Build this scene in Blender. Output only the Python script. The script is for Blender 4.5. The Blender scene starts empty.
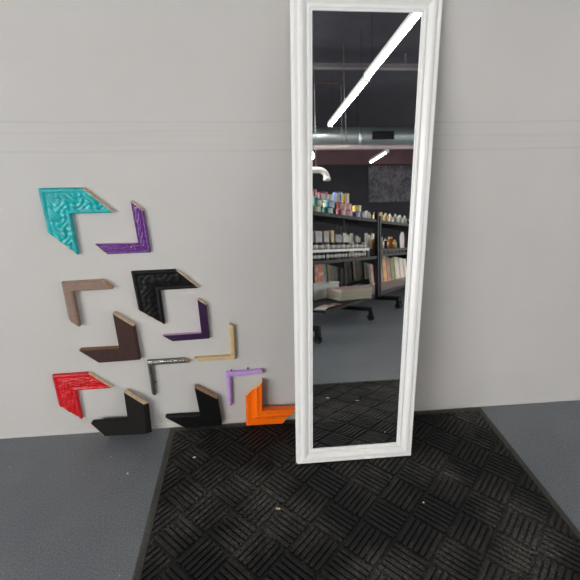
import bpy, bmesh, math, random
from mathutils import Vector, Matrix
random.seed(7)
C = bpy.context.scene.collection
SC = bpy.context.scene
PI = math.pi

# ------------------------------------------------------------------ materials
def newmat(name):
    m = bpy.data.materials.new(name); m.use_nodes = True
    nt = m.node_tree; b = nt.nodes['Principled BSDF']
    return m, nt, b

def srgb(r, g, b):
    f = lambda c: (c/255/12.92) if c/255 <= 0.04045 else ((c/255+0.055)/1.055)**2.4
    return (f(r), f(g), f(b), 1)

def noise(nt, scale, detail=4, rough=.55, coord='Object', mapping=None):
    tc = nt.nodes.new('ShaderNodeTexCoord'); n = nt.nodes.new('ShaderNodeTexNoise')
    n.inputs['Scale'].default_value = scale; n.inputs['Detail'].default_value = detail
    n.inputs['Roughness'].default_value = rough
    if mapping:
        mp = nt.nodes.new('ShaderNodeMapping'); mp.inputs['Scale'].default_value = mapping
        nt.links.new(tc.outputs[coord], mp.inputs[0]); nt.links.new(mp.outputs[0], n.inputs['Vector'])
    else:
        nt.links.new(tc.outputs[coord], n.inputs['Vector'])
    return n

def ramp(nt, src, stops):
    r = nt.nodes.new('ShaderNodeValToRGB'); e = r.color_ramp.elements
    e[0].position, e[0].color = stops[0]; e[1].position, e[1].color = stops[-1]
    for p, c in stops[1:-1]:
        x = e.new(p); x.color = c
    nt.links.new(src, r.inputs[0]); return r

def bump(nt, b, src, strength, dist):
    bp = nt.nodes.new('ShaderNodeBump'); bp.inputs['Strength'].default_value = strength
    bp.inputs['Distance'].default_value = dist
    nt.links.new(src, bp.inputs['Height'])
    nt.links.new(bp.outputs[0], b.inputs['Normal']); return bp

_cache = {}
def paint(name, rgb, rough=.5, var=.12, scale=30, bumpd=0.0, metal=0.0, coat=0.0, spec=.5, stretch=None):
    """procedural paint: colour gently varied by noise, optional bump"""
    if name in _cache: return _cache[name]
    m, nt, b = newmat(name)
    c = srgb(*rgb)
    n = noise(nt, scale, mapping=stretch)
    lo = tuple(x*(1-var) for x in c[:3])+(1,); hi = tuple(min(1, x*(1+var)) for x in c[:3])+(1,)
    r = ramp(nt, n.outputs['Fac'], [(.3, lo), (.7, hi)])
    nt.links.new(r.outputs[0], b.inputs['Base Color'])
    b.inputs['Roughness'].default_value = rough; b.inputs['Metallic'].default_value = metal
    b.inputs['Coat Weight'].default_value = coat; b.inputs['Specular IOR Level'].default_value = spec
    if bumpd: bump(nt, b, n.outputs['Fac'], .6, bumpd)
    _cache[name] = m; return m

def emis(name, rgb, strength):
    m, nt, b = newmat(name)
    b.inputs['Base Color'].default_value = srgb(*rgb)
    b.inputs['Emission Color'].default_value = srgb(*rgb)
    b.inputs['Emission Strength'].default_value = strength
    return m

def wall_mat():
    m, nt, b = newmat('wall_paint')
    N, L = nt.nodes, nt.links
    n1 = noise(nt, 2.2, 6, .6); n2 = noise(nt, 240, 3, .6)
    base = ramp(nt, n1.outputs['Fac'], [(.3, srgb(193, 191, 188)), (.7, srgb(200, 198, 195))])
    # long horizontal scuffs left where shelving once rubbed the paint
    n3 = noise(nt, 1.0, 5, .65, mapping=(1.6, 1, 95))
    tc = N.new('ShaderNodeTexCoord'); sx = N.new('ShaderNodeSeparateXYZ'); L.new(tc.outputs['Object'], sx.inputs[0])
    wob = noise(nt, 2.3, 4, .5, mapping=(1, 1, 0))
    wm = N.new('ShaderNodeMath'); wm.operation = 'MULTIPLY_ADD'; wm.inputs[1].default_value = .018
    L.new(wob.outputs['Fac'], wm.inputs[0]); L.new(sx.outputs['Z'], wm.inputs[2])
    def band(z, w):
        a = N.new('ShaderNodeMath'); a.operation = 'SUBTRACT'; a.inputs[1].default_value = z; L.new(wm.outputs[0], a.inputs[0])
        c = N.new('ShaderNodeMath'); c.operation = 'ABSOLUTE'; L.new(a.outputs[0], c.inputs[0])
        d = N.new('ShaderNodeMapRange'); d.inputs['From Min'].default_value = 0; d.inputs['From Max'].default_value = w
        d.inputs['To Min'].default_value = 1; d.inputs['To Max'].default_value = 0; L.new(c.outputs[0], d.inputs[0]); return d
    b1 = band(1.096, .0035); b2 = band(1.018, .004); b3 = band(1.058, .05)
    ad = N.new('ShaderNodeMath'); ad.operation = 'ADD'; L.new(b1.outputs[0], ad.inputs[0]); L.new(b2.outputs[0], ad.inputs[1])
    st = ramp(nt, n3.outputs['Fac'], [(.5, (0, 0, 0, 1)), (.62, (1, 1, 1, 1))])
    ms = N.new('ShaderNodeMath'); ms.operation = 'MULTIPLY'; L.new(b3.outputs[0], ms.inputs[0]); L.new(st.outputs[0], ms.inputs[1])
    m5 = N.new('ShaderNodeMath'); m5.operation = 'MULTIPLY'; m5.inputs[1].default_value = .16; L.new(ms.outputs[0], m5.inputs[0])
    br = noise(nt, 3.1, 2, .5, mapping=(1, 1, .1))
    mb = N.new('ShaderNodeMath'); mb.operation = 'MULTIPLY'; L.new(ad.outputs[0], mb.inputs[0]); L.new(br.outputs['Fac'], mb.inputs[1])
    mx_ = N.new('ShaderNodeMath'); mx_.operation = 'MULTIPLY_ADD'; mx_.inputs[1].default_value = .5; mx_.use_clamp = True
    L.new(mb.outputs[0], mx_.inputs[0]); L.new(m5.outputs[0], mx_.inputs[2])
    mix = N.new('ShaderNodeMix'); mix.data_type = 'RGBA'
    L.new(mx_.outputs[0], mix.inputs['Factor']); L.new(base.outputs[0], mix.inputs['A']); mix.inputs['B'].default_value = srgb(158, 157, 153)
    L.new(mix.outputs['Result'], b.inputs['Base Color'])
    b.inputs['Roughness'].default_value = .55; b.inputs['Specular IOR Level'].default_value = .3
    bump(nt, b, n2.outputs['Fac'], .35, .0012)
    return m

def floor_mat():
    m, nt, b = newmat('painted_concrete')
    N, L = nt.nodes, nt.links
    n1 = noise(nt, 3.5, 8, .65); n2 = noise(nt, 230, 4, .8); n3 = noise(nt, 75, 2, .5)
    a = ramp(nt, n1.outputs['Fac'], [(.3, srgb(92, 101, 107)), (.5, srgb(106, 113, 118)), (.72, srgb(124, 128, 129))])
    s = ramp(nt, n2.outputs['Fac'], [(.36, srgb(54, 59, 67)), (.5, srgb(108, 113, 120)), (.68, srgb(172, 174, 176))])
    mix = N.new('ShaderNodeMix'); mix.data_type = 'RGBA'; mix.inputs['Factor'].default_value = .5
    L.new(a.outputs[0], mix.inputs['A']); L.new(s.outputs[0], mix.inputs['B'])
    sp = ramp(nt, n3.outputs['Fac'], [(.745, (0, 0, 0, 1)), (.77, (1, 1, 1, 1))])
    mix2 = N.new('ShaderNodeMix'); mix2.data_type = 'RGBA'
    L.new(sp.outputs[0], mix2.inputs['Factor']); L.new(mix.outputs['Result'], mix2.inputs['A']); mix2.inputs['B'].default_value = srgb(205, 208, 208)
    # pale paint scuffs
    n5 = noise(nt, 9, 6, .7, mapping=(3, 9, 1)); n6 = noise(nt, 1.3, 2, .5)
    sc = ramp(nt, n5.outputs['Fac'], [(.66, (0, 0, 0, 1)), (.70, (1, 1, 1, 1))]); sg = ramp(nt, n6.outputs['Fac'], [(.45, (0, 0, 0, 1)), (.6, (.6, .6, .6, 1))])
    mm = N.new('ShaderNodeMath'); mm.operation = 'MULTIPLY'; L.new(sc.outputs[0], mm.inputs[0]); L.new(sg.outputs[0], mm.inputs[1])
    mix3 = N.new('ShaderNodeMix'); mix3.data_type = 'RGBA'; L.new(mm.outputs[0], mix3.inputs['Factor']); L.new(mix2.outputs['Result'], mix3.inputs['A']); mix3.inputs['B'].default_value = srgb(176, 182, 186)
    L.new(mix3.outputs['Result'], b.inputs['Base Color'])
    b.inputs['Roughness'].default_value = .4
    bump(nt, b, n2.outputs['Fac'], .25, .0012)
    return m

def mat_rubber(name, lo, hi, dust):
    m, nt, b = newmat(name)
    N, L = nt.nodes, nt.links
    n1 = noise(nt, 190, 5, .8); n2 = noise(nt, 3.4, 4, .6)
    base = ramp(nt, n1.outputs['Fac'], [(.35, srgb(*lo)), (.6, srgb(*hi)), (.8, srgb(*dust))])
    d = ramp(nt, n1.outputs['Fac'], [(.44, srgb(*hi)), (.62, srgb(*dust))])
    w = ramp(nt, n2.outputs['Fac'], [(.46, (0, 0, 0, 1)), (.68, (1, 1, 1, 1))])
    mix = N.new('ShaderNodeMix'); mix.data_type = 'RGBA'
    L.new(w.outputs[0], mix.inputs['Factor']); L.new(base.outputs[0], mix.inputs['A']); L.new(d.outputs[0], mix.inputs['B'])
    L.new(mix.outputs['Result'], b.inputs['Base Color'])
    b.inputs['Roughness'].default_value = .62; b.inputs['Specular IOR Level'].default_value = .35
    bump(nt, b, n1.outputs['Fac'], .7, .0015)
    return m

def wood_mat(name, rgb, dark, stretch=(4, 4, 60)):
    m, nt, b = newmat(name)
    n = noise(nt, 9, 6, .6, mapping=stretch)
    r = ramp(nt, n.outputs['Fac'], [(.3, srgb(*dark)), (.7, srgb(*rgb))])
    nt.links.new(r.outputs[0], b.inputs['Base Color']); b.inputs['Roughness'].default_value = .65
    bump(nt, b, n.outputs['Fac'], .3, .0008)
    return m

def scribble_mat():
    m, nt, b = newmat('crinkled_black_sheet')
    N, L = nt.nodes, nt.links
    n = noise(nt, 5, 7, .75, mapping=(1.6, 1, 1)); v = N.new('ShaderNodeTexVoronoi'); v.feature = 'DISTANCE_TO_EDGE'; v.inputs['Scale'].default_value = 6
    tc = N.new('ShaderNodeTexCoord'); mxn = N.new('ShaderNodeMix'); mxn.data_type = 'RGBA'; mxn.inputs['Factor'].default_value = .6
    L.new(tc.outputs['Object'], mxn.inputs['A']); L.new(n.outputs['Color'], mxn.inputs['B']); L.new(mxn.outputs['Result'], v.inputs['Vector'])
    r = ramp(nt, v.outputs['Distance'], [(0, srgb(140, 135, 142)), (.03, srgb(78, 75, 82)), (.11, srgb(44, 42, 48))])
    L.new(r.outputs[0], b.inputs['Base Color']); b.inputs['Roughness'].default_value = .5
    bump(nt, b, n.outputs['Fac'], .6, .05)
    return m

def art_mat(name, cols, scale=6):
    m, nt, b = newmat(name)
    n = noise(nt, scale, 5, .6)
    k = len(cols)
    r = ramp(nt, n.outputs['Fac'], [(.3+.4*i/(k-1), srgb(*c)) for i, c in enumerate(cols)])
    nt.links.new(r.outputs[0], b.inputs['Base Color']); b.inputs['Roughness'].default_value = .5
    return m

M_wall = wall_mat(); M_floor = floor_mat()
M_ceil = paint('black_ceiling_paint', (50, 50, 58), .85, .15, 3)
M_dark = paint('black_wall_paint', (27, 27, 33), .8, .15, 3)
M_maroon = paint('maroon_bulkhead_paint', (84, 58, 64), .8, .12, 3)
M_side = paint('side_wall_paint', (195, 194, 190), .6, .05, 3)
M_white = paint('white_frame_paint', (238, 238, 236), .35, .006, 6, coat=.1)
M_blackmetal = paint('black_powder_coat', (17, 17, 19), .6, .2, 60, spec=.18)
M_rubber = paint('black_caster_rubber', (18, 18, 18), .6, .2, 50)
M_steel = paint('steel', (170, 172, 175), .3, .08, 40, metal=1)
M_raw = wood_mat('raw_cut_wood', (226, 202, 168), (204, 176, 140), (6, 6, 14))
M_rawd = wood_mat('tan_cut_wood', (196, 160, 118), (160, 122, 82), (6, 6, 14))

# ------------------------------------------------------------------ mesh helpers
class MB:
    def __init__(s): s.v = []; s.f = []; s.m = []; s.sm = []
    def add(s, vs, fs, mi=0, smooth=False):
        o = len(s.v); s.v += [tuple(p) for p in vs]
        for f in fs: s.f.append(tuple(i+o for i in f)); s.m.append(mi); s.sm.append(smooth)
    def box(s, x0, x1, y0, y1, z0, z1, mi=0):
        vs = [(x, y, z) for x in (x0, x1) for y in (y0, y1) for z in (z0, z1)]
        s.add(vs, [(0, 1, 3, 2), (4, 6, 7, 5), (0, 4, 5, 1), (2, 3, 7, 6), (0, 2, 6, 4), (1, 5, 7, 3)], mi)
    def prism(s, pts, z0, z1, mi=0):
        n = len(pts)
        s.add([(x, y, z0) for x, y in pts]+[(x, y, z1) for x, y in pts],
              [tuple(reversed(range(n))), tuple(range(n, 2*n))]+[(i, (i+1) % n, (i+1) % n+n, i+n) for i in range(n)], mi)
    def lathe(s, prof, n=20, mi=0, c=(0, 0, 0)):
        k = len(prof); vs = []
        for i in range(n):
            a = 2*PI*i/n
            for r, z in prof: vs.append((c[0]+r*math.cos(a), c[1]+r*math.sin(a), c[2]+z))
        fs = [(i*k+j, ((i+1) % n)*k+j, ((i+1) % n)*k+j+1, i*k+j+1) for i in range(n) for j in range(k-1)]
        s.add(vs, fs, mi, True)
        s.add([vs[i*k] for i in range(n)], [tuple(reversed(range(n)))], mi)
        s.add([vs[i*k+k-1] for i in range(n)], [tuple(range(n))], mi)
    def tube(s, pts, r, n=12, mi=0):
        pts = [Vector(p) for p in pts]; vs = []
        for i, p in enumerate(pts):
            a = pts[max(i-1, 0)]; b = pts[min(i+1, len(pts)-1)]; t = (b-a).normalized()
            up = Vector((0, 0, 1)) if abs(t.z) < .9 else Vector((1, 0, 0))
            x = t.cross(up).normalized(); y = t.cross(x).normalized()
            for j in range(n):
                w = 2*PI*j/n; vs.append(p+x*math.cos(w)*r+y*math.sin(w)*r)
        fs = [(i*n+j, i*n+(j+1) % n, (i+1)*n+(j+1) % n, (i+1)*n+j) for i in range(len(pts)-1) for j in range(n)]
        s.add(vs, fs, mi, True)
        s.add(vs[:n], [tuple(range(n))], mi); s.add(vs[-n:], [tuple(range(n))], mi)
    def build(s, name, mats, parent=None, bevel=0, weld=True):
        me = bpy.data.meshes.new(name)
        me.from_pydata(s.v, [], s.f)
        if not isinstance(mats, (list, tuple)): mats = [mats]
        for m in mats: me.materials.append(m)
        for p, mi, sm in zip(me.polygons, s.m, s.sm): p.material_index = mi; p.use_smooth = sm
        bm = bmesh.new(); bm.from_mesh(me)
        if weld: bmesh.ops.remove_doubles(bm, verts=bm.verts, dist=1e-6)
        bmesh.ops.recalc_face_normals(bm, faces=bm.faces); bm.to_mesh(me); bm.free()
        o = bpy.data.objects.new(name, me); C.objects.link(o)
        if parent: o.parent = parent
        if bevel:
            b = o.modifiers.new('bevel', 'BEVEL'); b.width = bevel; b.segments = 2; b.limit_method = 'ANGLE'
        return o

def tag(o, label, cat=None, group=None):
    o['label'] = label
    if cat: o['category'] = cat
    if group: o['group'] = group
    return o
def thing(name, label, cat, loc=(0, 0, 0), rot=(0, 0, 0), group=None):
    o = bpy.data.objects.new(name, None); C.objects.link(o); o.empty_display_size = .05
    o.location = loc; o.rotation_euler = rot
    return tag(o, label, cat, group)
def struct(o): o['kind'] = 'structure'; return o
def copy_tree(o, parent=None):
    c = o.copy(); C.objects.link(c); c.parent = parent
    for ch in list(o.children): copy_tree(ch, c)
    return c

# ------------------------------------------------------------------ camera
cam = bpy.data.cameras.new('camera'); co = bpy.data.objects.new('camera', cam); C.objects.link(co)
D, H = 1.2458, 1.1
pitch, yaw, roll = .4087, .0952, .0007
f = Vector((math.sin(yaw)*math.cos(pitch), math.cos(yaw)*math.cos(pitch), -math.sin(pitch)))
rt = Vector((math.cos(yaw), -math.sin(yaw), 0)); dn = f.cross(rt)
r2 = rt*math.cos(roll)+dn*math.sin(roll); d2 = -rt*math.sin(roll)+dn*math.cos(roll)
co.matrix_world = Matrix(((r2.x, -d2.x, -f.x, 0), (r2.y, -d2.y, -f.y, -D), (r2.z, -d2.z, -f.z, H), (0, 0, 0, 1)))
cam.sensor_width = 36; cam.lens = 36*400/580; cam.clip_start = .02
cam.dof.use_dof = True; cam.dof.focus_distance = 1.4; cam.dof.aperture_fstop = 5.0
SC.camera = co

# ------------------------------------------------------------------ room shell
X0, X1, Y1, CZ = -4.5, 8.0, -12.0, 4.2
b = MB(); b.box(X0-.1, X1+.1, Y1-.1, .1, -.1, 0); struct(b.build('floor', M_floor))
b = MB(); b.box(X0-.1, X1+.1, Y1-.1, .1, CZ, CZ+.1); struct(b.build('ceiling', M_ceil))
b = MB(); b.box(X0-.1, X1+.1, 0, .1, 0, CZ); struct(b.build('wall_front', M_wall))
WY0, WY1, WZ0, WZ1 = -8.2, -2.6, .15, 2.35
b = MB(); b.box(X0-.1, X0, Y1, WY0, 0, CZ); b.box(X0-.1, X0, WY1, 0, 0, CZ); b.box(X0-.1, X0, WY0, WY1, 0, WZ0); b.box(X0-.1, X0, WY0, WY1, WZ1, CZ)
struct(b.build('wall_left', M_side))
b = MB(); b.box(X0-.09, X0+.01, WY0, WY1, WZ0, WZ0+.05); b.box(X0-.09, X0+.01, WY0, WY1, WZ1-.05, WZ1)
for q in range(5):
    yq = WY0+(WY1-WY0-.05)*q/4; b.box(X0-.09, X0+.01, yq, yq+.05, WZ0+.05, WZ1-.05)
struct(b.build('window_1', paint('window_frame_paint', (60, 62, 66), .4, .05, 10)))
al = bpy.data.lights.new('daylight', 'AREA'); al.shape = 'RECTANGLE'; al.size = WZ1-WZ0; al.size_y = WY1-WY0; al.energy = 400; al.color = (1.0, .99, .975)
ao = bpy.data.objects.new('daylight', al); C.objects.link(ao); ao.location = (X0-.14, (WY0+WY1)/2, (WZ0+WZ1)/2); ao.rotation_euler = (0, -PI/2, 0)
b = MB(); b.box(X1, X1+.1, Y1, WY0, 0, CZ); b.box(X1, X1+.1, WY1, 0, 0, CZ); b.box(X1, X1+.1, WY0, WY1, 0, WZ0); b.box(X1, X1+.1, WY0, WY1, WZ1, CZ)
struct(b.build('wall_right', M_side))
b = MB(); b.box(X1-.01, X1+.09, WY0, WY1, WZ0, WZ0+.05); b.box(X1-.01, X1+.09, WY0, WY1, WZ1-.05, WZ1)
for q in range(5):
    yq = WY0+(WY1-WY0-.05)*q/4; b.box(X1-.01, X1+.09, yq, yq+.05, WZ0+.05, WZ1-.05)
struct(b.build('window_2', paint('window_frame_paint', (60, 62, 66))))
al2 = al.copy(); al2.energy = 200
ao = bpy.data.objects.new('daylight', al2); C.objects.link(ao); ao.location = (X1+.14, (WY0+WY1)/2, (WZ0+WZ1)/2); ao.rotation_euler = (0, PI/2, 0)
b = MB(); b.box(X0-.1, X1+.1, Y1-.1, Y1, 0, CZ); struct(b.build('wall_back', M_dark))
b = MB(); b.box(X0, X1, Y1, Y1+.18, 3.40, CZ); struct(b.build('trim_1', M_maroon))
b = MB(); b.prism([(0, 0), (0, -.0012), (.017, -.0012), (.0185, 0)], 0, X1-X0)
o = b.build('baseboard_front', M_wall); struct(o)
o.rotation_euler = (0, -PI/2, 0); o.location = (X1, 0, 0)
o.matrix_world = Matrix(((0, 0, 1, X0), (0, 1, 0, 0), (1, 0, 0, 0), (0, 0, 0, 1)))
# ceiling joists, bolted to the ceiling
for i, y in enumerate((-6.3,)):
    b = MB(); b.box(X0, X1, y-.05, y+.05, 3.93, 4.0)
    for q in range(6): b.box(X0+.3+2.35*q, X0+.33+2.35*q, y-.015, y+.015, 4.0, CZ)
    o = b.build('trim_%d' % (i+2), paint('grey_joist_paint', (112, 108, 112), .6, .15, 5)); struct(o)

# ------------------------------------------------------------------ floor mat
MX0, MX1, MY0, MY1 = -.345, .905, -1.05, -.008
mat_dark = mat_rubber('black_ribbed_rubber', (13, 13, 14), (27, 27, 27), (112, 108, 102))
mat_edge = mat_rubber('grey_mat_border_rubber', (52, 52, 48), (68, 68, 62), (96, 95, 88))
mt = thing('floor_mat', 'large black rubber floor mat with basketweave ribs, under the leaning mirror', 'mat', ((MX0+MX1)/2, (MY0+MY1)/2, 0))
cx, cy = mt.location.x, mt.location.y
hw, hh = (MX1-MX0)/2, (MY1-MY0)/2
b = MB(); e = .021
prof = [(0, 0), (0, .002), (e*.3, .0035), (e, .004), (e, 0)]
def rect_sweep(b, w, h, prof, mi=0):
    """sweep (inset, z) profile round a rectangle of half sizes w,h with mitred corners"""
    k = len(prof); vs = []
    for sx, sy in ((-1, -1), (1, -1), (1, 1), (-1, 1)):
        for p, z in prof: vs.append((sx*(w-p), sy*(h-p), z))
    b.add(vs, [(i*k+j, ((i+1) % 4)*k+j, ((i+1) % 4)*k+(j+1) % k, i*k+(j+1) % k) for i in range(4) for j in range(k)], mi)
rect_sweep(b, hw, hh, prof)
tag(b.build('border', mat_edge, mt), 'flat grey border strip')
b = MB()
b.box(-hw+e, hw-e, -hh+e, hh-e, 0, .0020)
DX, DY = .0757, .0700
nx0, ny0 = .666-cx, -.243-cy
lim = (-hw+e+.002, hw-e-.002, -hh+e+.002, hh-e-.002)
def clip_poly(pts, lim):
    def cl(pts, ax, val, sgn):
        out = []
        for i in range(len(pts)):
            a, c = pts[i], pts[(i+1) % len(pts)]
            ia, ic = sgn*(a[ax]-val) <= 0, sgn*(c[ax]-val) <= 0
            if ia: out.append(a)
            if ia != ic:
                t = (val-a[ax])/(c[ax]-a[ax]); out.append((a[0]+t*(c[0]-a[0]), a[1]+t*(c[1]-a[1])))
        return out
    for ax, val, sgn in ((0, lim[0], -1), (0, lim[1], 1), (1, lim[2], -1), (1, lim[3], 1)):
        pts = cl(pts, ax, val, sgn)
        if len(pts) < 3: return []
    return pts
for i in range(-26, 16):
    for j in range(-26, 26):
        A = (nx0+(i+j)*DX, ny0+(i-j)*DY)               # node: left corner of block spanned by +i(dx,dy) +j(dx,-dy)
        if not (lim[0]-.2 < A[0] < lim[1]+.1 and lim[2]-.2 < A[1] < lim[3]+.2): continue
        vi, vj = (DX, DY), (DX, -DY)
        flip = (i+j) % 2 != 0
        a, c = (vj, vi) if flip else (vi, vj)          # ribs run along a, stacked along c
        nr = 6; g = .08
        for k in range(nr):
            c0 = (k+.5)/nr-.32/nr; c1 = (k+.5)/nr+.32/nr
            c0 = .03+.94*c0; c1 = .03+.94*c1
            def P(u, w): return (A[0]+a[0]*u+c[0]*w, A[1]+a[1]*u+c[1]*w)
            lo = clip_poly([P(.035, c0), P(.965, c0), P(.965, c1), P(.035, c1)], lim)
            if len(lo) < 3: continue
            mxx = sum(p[0] for p in lo)/len(lo); myy = sum(p[1] for p in lo)/len(lo)
            ins = .0012
            hi = []
            for p in lo:
                dx_, dy_ = mxx-p[0], myy-p[1]; d_ = max(1e-6, math.hypot(dx_, dy_))
                hi.append((p[0]+dx_/d_*ins, p[1]+dy_/d_*ins))
            n = len(lo); vs = [(p[0], p[1], .0018) for p in lo]+[(p[0], p[1], .0082) for p in hi]
            b.add(vs, [tuple(range(n, 2*n))]+[(q, (q+1) % n, (q+1) % n+n, q+n) for q in range(n)])
b.build('ribbed_surface', mat_dark, mt)

# ------------------------------------------------------------------ leaning mirror
TH, ML, MW, MG = .1552, 1.4109, .3997, .0533
bb = -(ML*math.sin(TH)+.02*math.cos(TH))
mr = thing('mirror', 'tall rectangular mirror in a white moulded frame leaning against the wall on the black mat', 'mirror', (.1216, bb, .012), (-TH, 0, 0))
prof = [(0, .0195), (0, .002), (.0025, -.001), (.005, -.0015), (.013, -.0012), (.0155, -.003), (.018, -.0058), (.022, -.0066), (.027, -.0058),
        (.033, -.0018), (.0365, .0012), (.038, .0034), (.0395, .0034), (.041, .0008), (.046, .0006), (.0485, .0030), (MG, .0038), (MG, .012), (.0475, .0195)]
k = len(prof); b = MB(); vs = []
for (cxx, czz, sx, sz) in ((0, 0, 1, 1), (MW, 0, -1, 1), (MW, ML, -1, -1), (0, ML, 1, -1)):
    for p, d in prof: vs.append((cxx+sx*p, d, czz+sz*p))
b.add(vs, [(i*k+j, ((i+1) % 4)*k+j, ((i+1) % 4)*k+(j+1) % k, i*k+(j+1) % k) for i in range(4) for j in range(k)])
fr = b.build('frame', M_white, mr)
b = MB()       # fine beading in the groove beside the glass
def bead(x, z):
    r = .0014; y = .0022
    b.add([(x-r, y+.001, z), (x, y+.001, z-r), (x+r, y+.001, z), (x, y+.001, z+r), (x, y-r, z)], [(0, 1, 4), (1, 2, 4), (2, 3, 4), (3, 0, 4)], 0, True)
i0 = .0388; n = int((ML-2*i0)/.0046)
for i in range(n+1):
    z = i0+(ML-2*i0)*i/n; bead(i0, z); bead(MW-i0, z)
n = int((MW-2*i0)/.0046)
for i in range(1, n):
    x = i0+(MW-2*i0)*i/n; bead(x, i0); bead(x, ML-i0)
b.build('bead_trim', M_white, fr)
mg, nt, pb = newmat('mirror_glass')
pb.inputs['Metallic'].default_value = 1; pb.inputs['Roughness'].default_value = 0.0
nz = noise(nt, 14, 5, .7); rr = ramp(nt, nz.outputs['Fac'], [(.3, (.90, .915, .91, 1)), (.7, (.92, .935, .93, 1))])
nt.links.new(rr.outputs[0], pb.inputs['Base Color'])
b = MB(); b.box(MG-.002, MW-MG+.002, .0062, .0092, MG-.002, ML-MG+.002)
tag(b.build('glass', mg, mr), 'silvered mirror glass')
b = MB(); b.box(.045, MW-.045, .0125, .017, .045, ML-.045)
b.build('backing_board', paint('brown_hardboard', (120, 92, 66), .8, .1, 60), mr)
# slim backing rail showing behind the lower left corner
b = MB(); b.box(-.0035, .012, .008, .0185, -.001, ML*.995)
b.build('backing_rail', M_white, mr, bevel=.001)

# ------------------------------------------------------------------ moulding corner samples
def lerp(a, c, t): return tuple(x+(y-x)*t for x, y in zip(a, c))
PF = dict(
    flat=[(0, .8), (.05, 1), (.95, 1), (1, .92)],
    slope=[(-.17, .0), (-.15, .1), (0, .97), (.02, 1), (.98, 1), (1, .97)],
    lipped=[(0, .8), (.05, 1), (.95, 1), (1, .85)],
    bevel=[(0, .55), (.12, .8), (.3, 1), (.8, 1), (1, .9)],
    round=[(0, .45), (.08, .72), (.25, .94), (.5, 1), (.75, .94), (.92, .72), (1, .45)],
    scoop=[(0, .42), (.04, .52), (.12, .55), (.3, .5), (.46, .52), (.56, .64), (.62, .82), (.66, .95), (.70, 1), (.74, .93), (.80, .90), (.95, .93), (1, .82)],
    ornate=[(0, .7), (.05, .88), (.1, .95), (.16, .8), (.22, .78)]+[(.22+.62*i/26, .80+.14*math.sin(PI*i/26)) for i in range(1, 26)]+[(.86, .82), (.9, .98), (.96, 1), (1, .85)],
)
def sample(cat_label, t, pts, prof, mat, side, inner, raw, orn=0.0, yb=0.0, seed=1, frq=60, gap=0.0):
    """L-shaped corner of picture-frame moulding. pts are (x,z) on the wall plane; back lies on y=-yb"""
    Ox, Oz = pts['O']
    root = thing('frame_corner_sample', cat_label, 'frame sample', (Ox, -yb, Oz), group='picture frame corner samples on the wall')
    if gap: root.location = (Ox, -yb-gap*(1-Oz/.2), Oz); root.rotation_euler = (-math.asin(gap/.2), 0, 0)
    rnd = random.Random(seed); ph = [rnd.random()*6.28 for _ in range(6)]
    P = PF[prof]; sub = 44 if orn else 6
    for eo, ei in (('Ao', 'Ai'), ('Bo', 'Bi')):
        O, I, EO, EI = [(pts[q][0]-Ox, pts[q][1]-Oz) for q in ('O', 'I', eo, ei)]
        prf = [(0, 0)]+P+[(1, 0)]; k = len(prf)
        def pt(s, h, r, wig=True):
            a = lerp(O, I, s); c = lerp(EO, EI, s); x, z = lerp(a, c, r)
            y = h*t
            if orn and wig and .2 < s < .88 and h > 0:
                y += orn*(math.sin(x*frq*1.9+ph[0]+2.2*math.sin(z*frq*1.3+ph[1]))*math.sin(z*frq*2.1+ph[2]+2.2*math.sin(x*frq*1.1+ph[3])))
            return (x, -y, z)
        b = MB()
        rows = []
        for i in range(sub+1):
            rows += [pt(s, h, i/sub) for s, h in prf]
        for i in range(sub):
            for j in range(k):
                j2 = (j+1) % k
                mi = 1 if j == 0 else (2 if j == k-2 else 0)
                b.add([rows[i*k+j], rows[i*k+j2], rows[(i+1)*k+j2], rows[(i+1)*k+j]], [(0, 1, 2, 3)], mi, bool(orn) and mi == 0)
        b.add(rows[:k], [tuple(range(k))], 0); b.add(rows[-k:], [tuple(range(k))], 0)
        arm = b.build('moulding_arm', [mat, side, inner], root)
        # sawn end: the last millimetre and a half shows bare timber
        L = math.hypot(EO[0]-O[0], EO[1]-O[1]); ext = 1+.0016/L
        b = MB(); r0 = [pt(s*.98+.01, h*.985, 1.0-.0004/L, False) for s, h in prf]; r1 = [pt(s*.98+.01, h*.985, ext, False) for s, h in prf]
        b.add(r0+r1, [tuple(range(k)), tuple(range(k, 2*k))]+[(j, (j+1) % k, (j+1) % k+k, j+k) for j in range(k)])
        tag(b.build('cut_end', raw, arm), 'bare sawn wood end')
    return root
def gm(name, rgb, rough=.35, var=.15, scale=40, bumpd=.0008, **kw): return paint(name, rgb, rough, var, scale, bumpd, **kw)

m_teal = gm('teal_gloss', (14, 166, 170), .32, .2, 45, .004)
m_pur = gm('purple_gloss', (96, 26, 126), .22, .3, 110, .006, coat=.5)
m_blk = gm('black_ornate_lacquer', (10, 10, 12), .45, .3, 60, .003, spec=.25)
m_red = gm('red_gloss', (200, 10, 22), .25, .2, 100, .006, coat=.3)
m_org = gm('orange_gloss', (250, 110, 8), .32, .05, 25, .0)
m_lil = gm('lilac_paint', (190, 152, 216), .5, .08, 60, .0004)
m_dpu = gm('dark_purple_stain', (46, 18, 58), .45, .25, 50, .0005)
m_cha = gm('charcoal_stain', (26, 24, 22), .6, .25, 60, .0005, stretch=(1, 1, 6), spec=.2)
m_bla = gm('black_satin', (12, 12, 13), .5, .25, 50, .0003, spec=.25)
m_brn = wood_mat('dark_walnut_stain', (66, 37, 28), (42, 22, 18), (20, 20, 6))
m_brt = wood_mat('walnut_edge', (152, 108, 72), (118, 80, 50), (6, 6, 30))
m_tau = wood_mat('taupe_washed_wood', (150, 126, 112), (122, 100, 88), (8, 8, 60))
m_taul = wood_mat('pale_taupe_edge', (184, 160, 136), (160, 136, 114), (8, 8, 60))
m_nat = wood_mat('natural_pine', (214, 190, 146), (186, 156, 108), (6, 6, 50))
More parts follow.
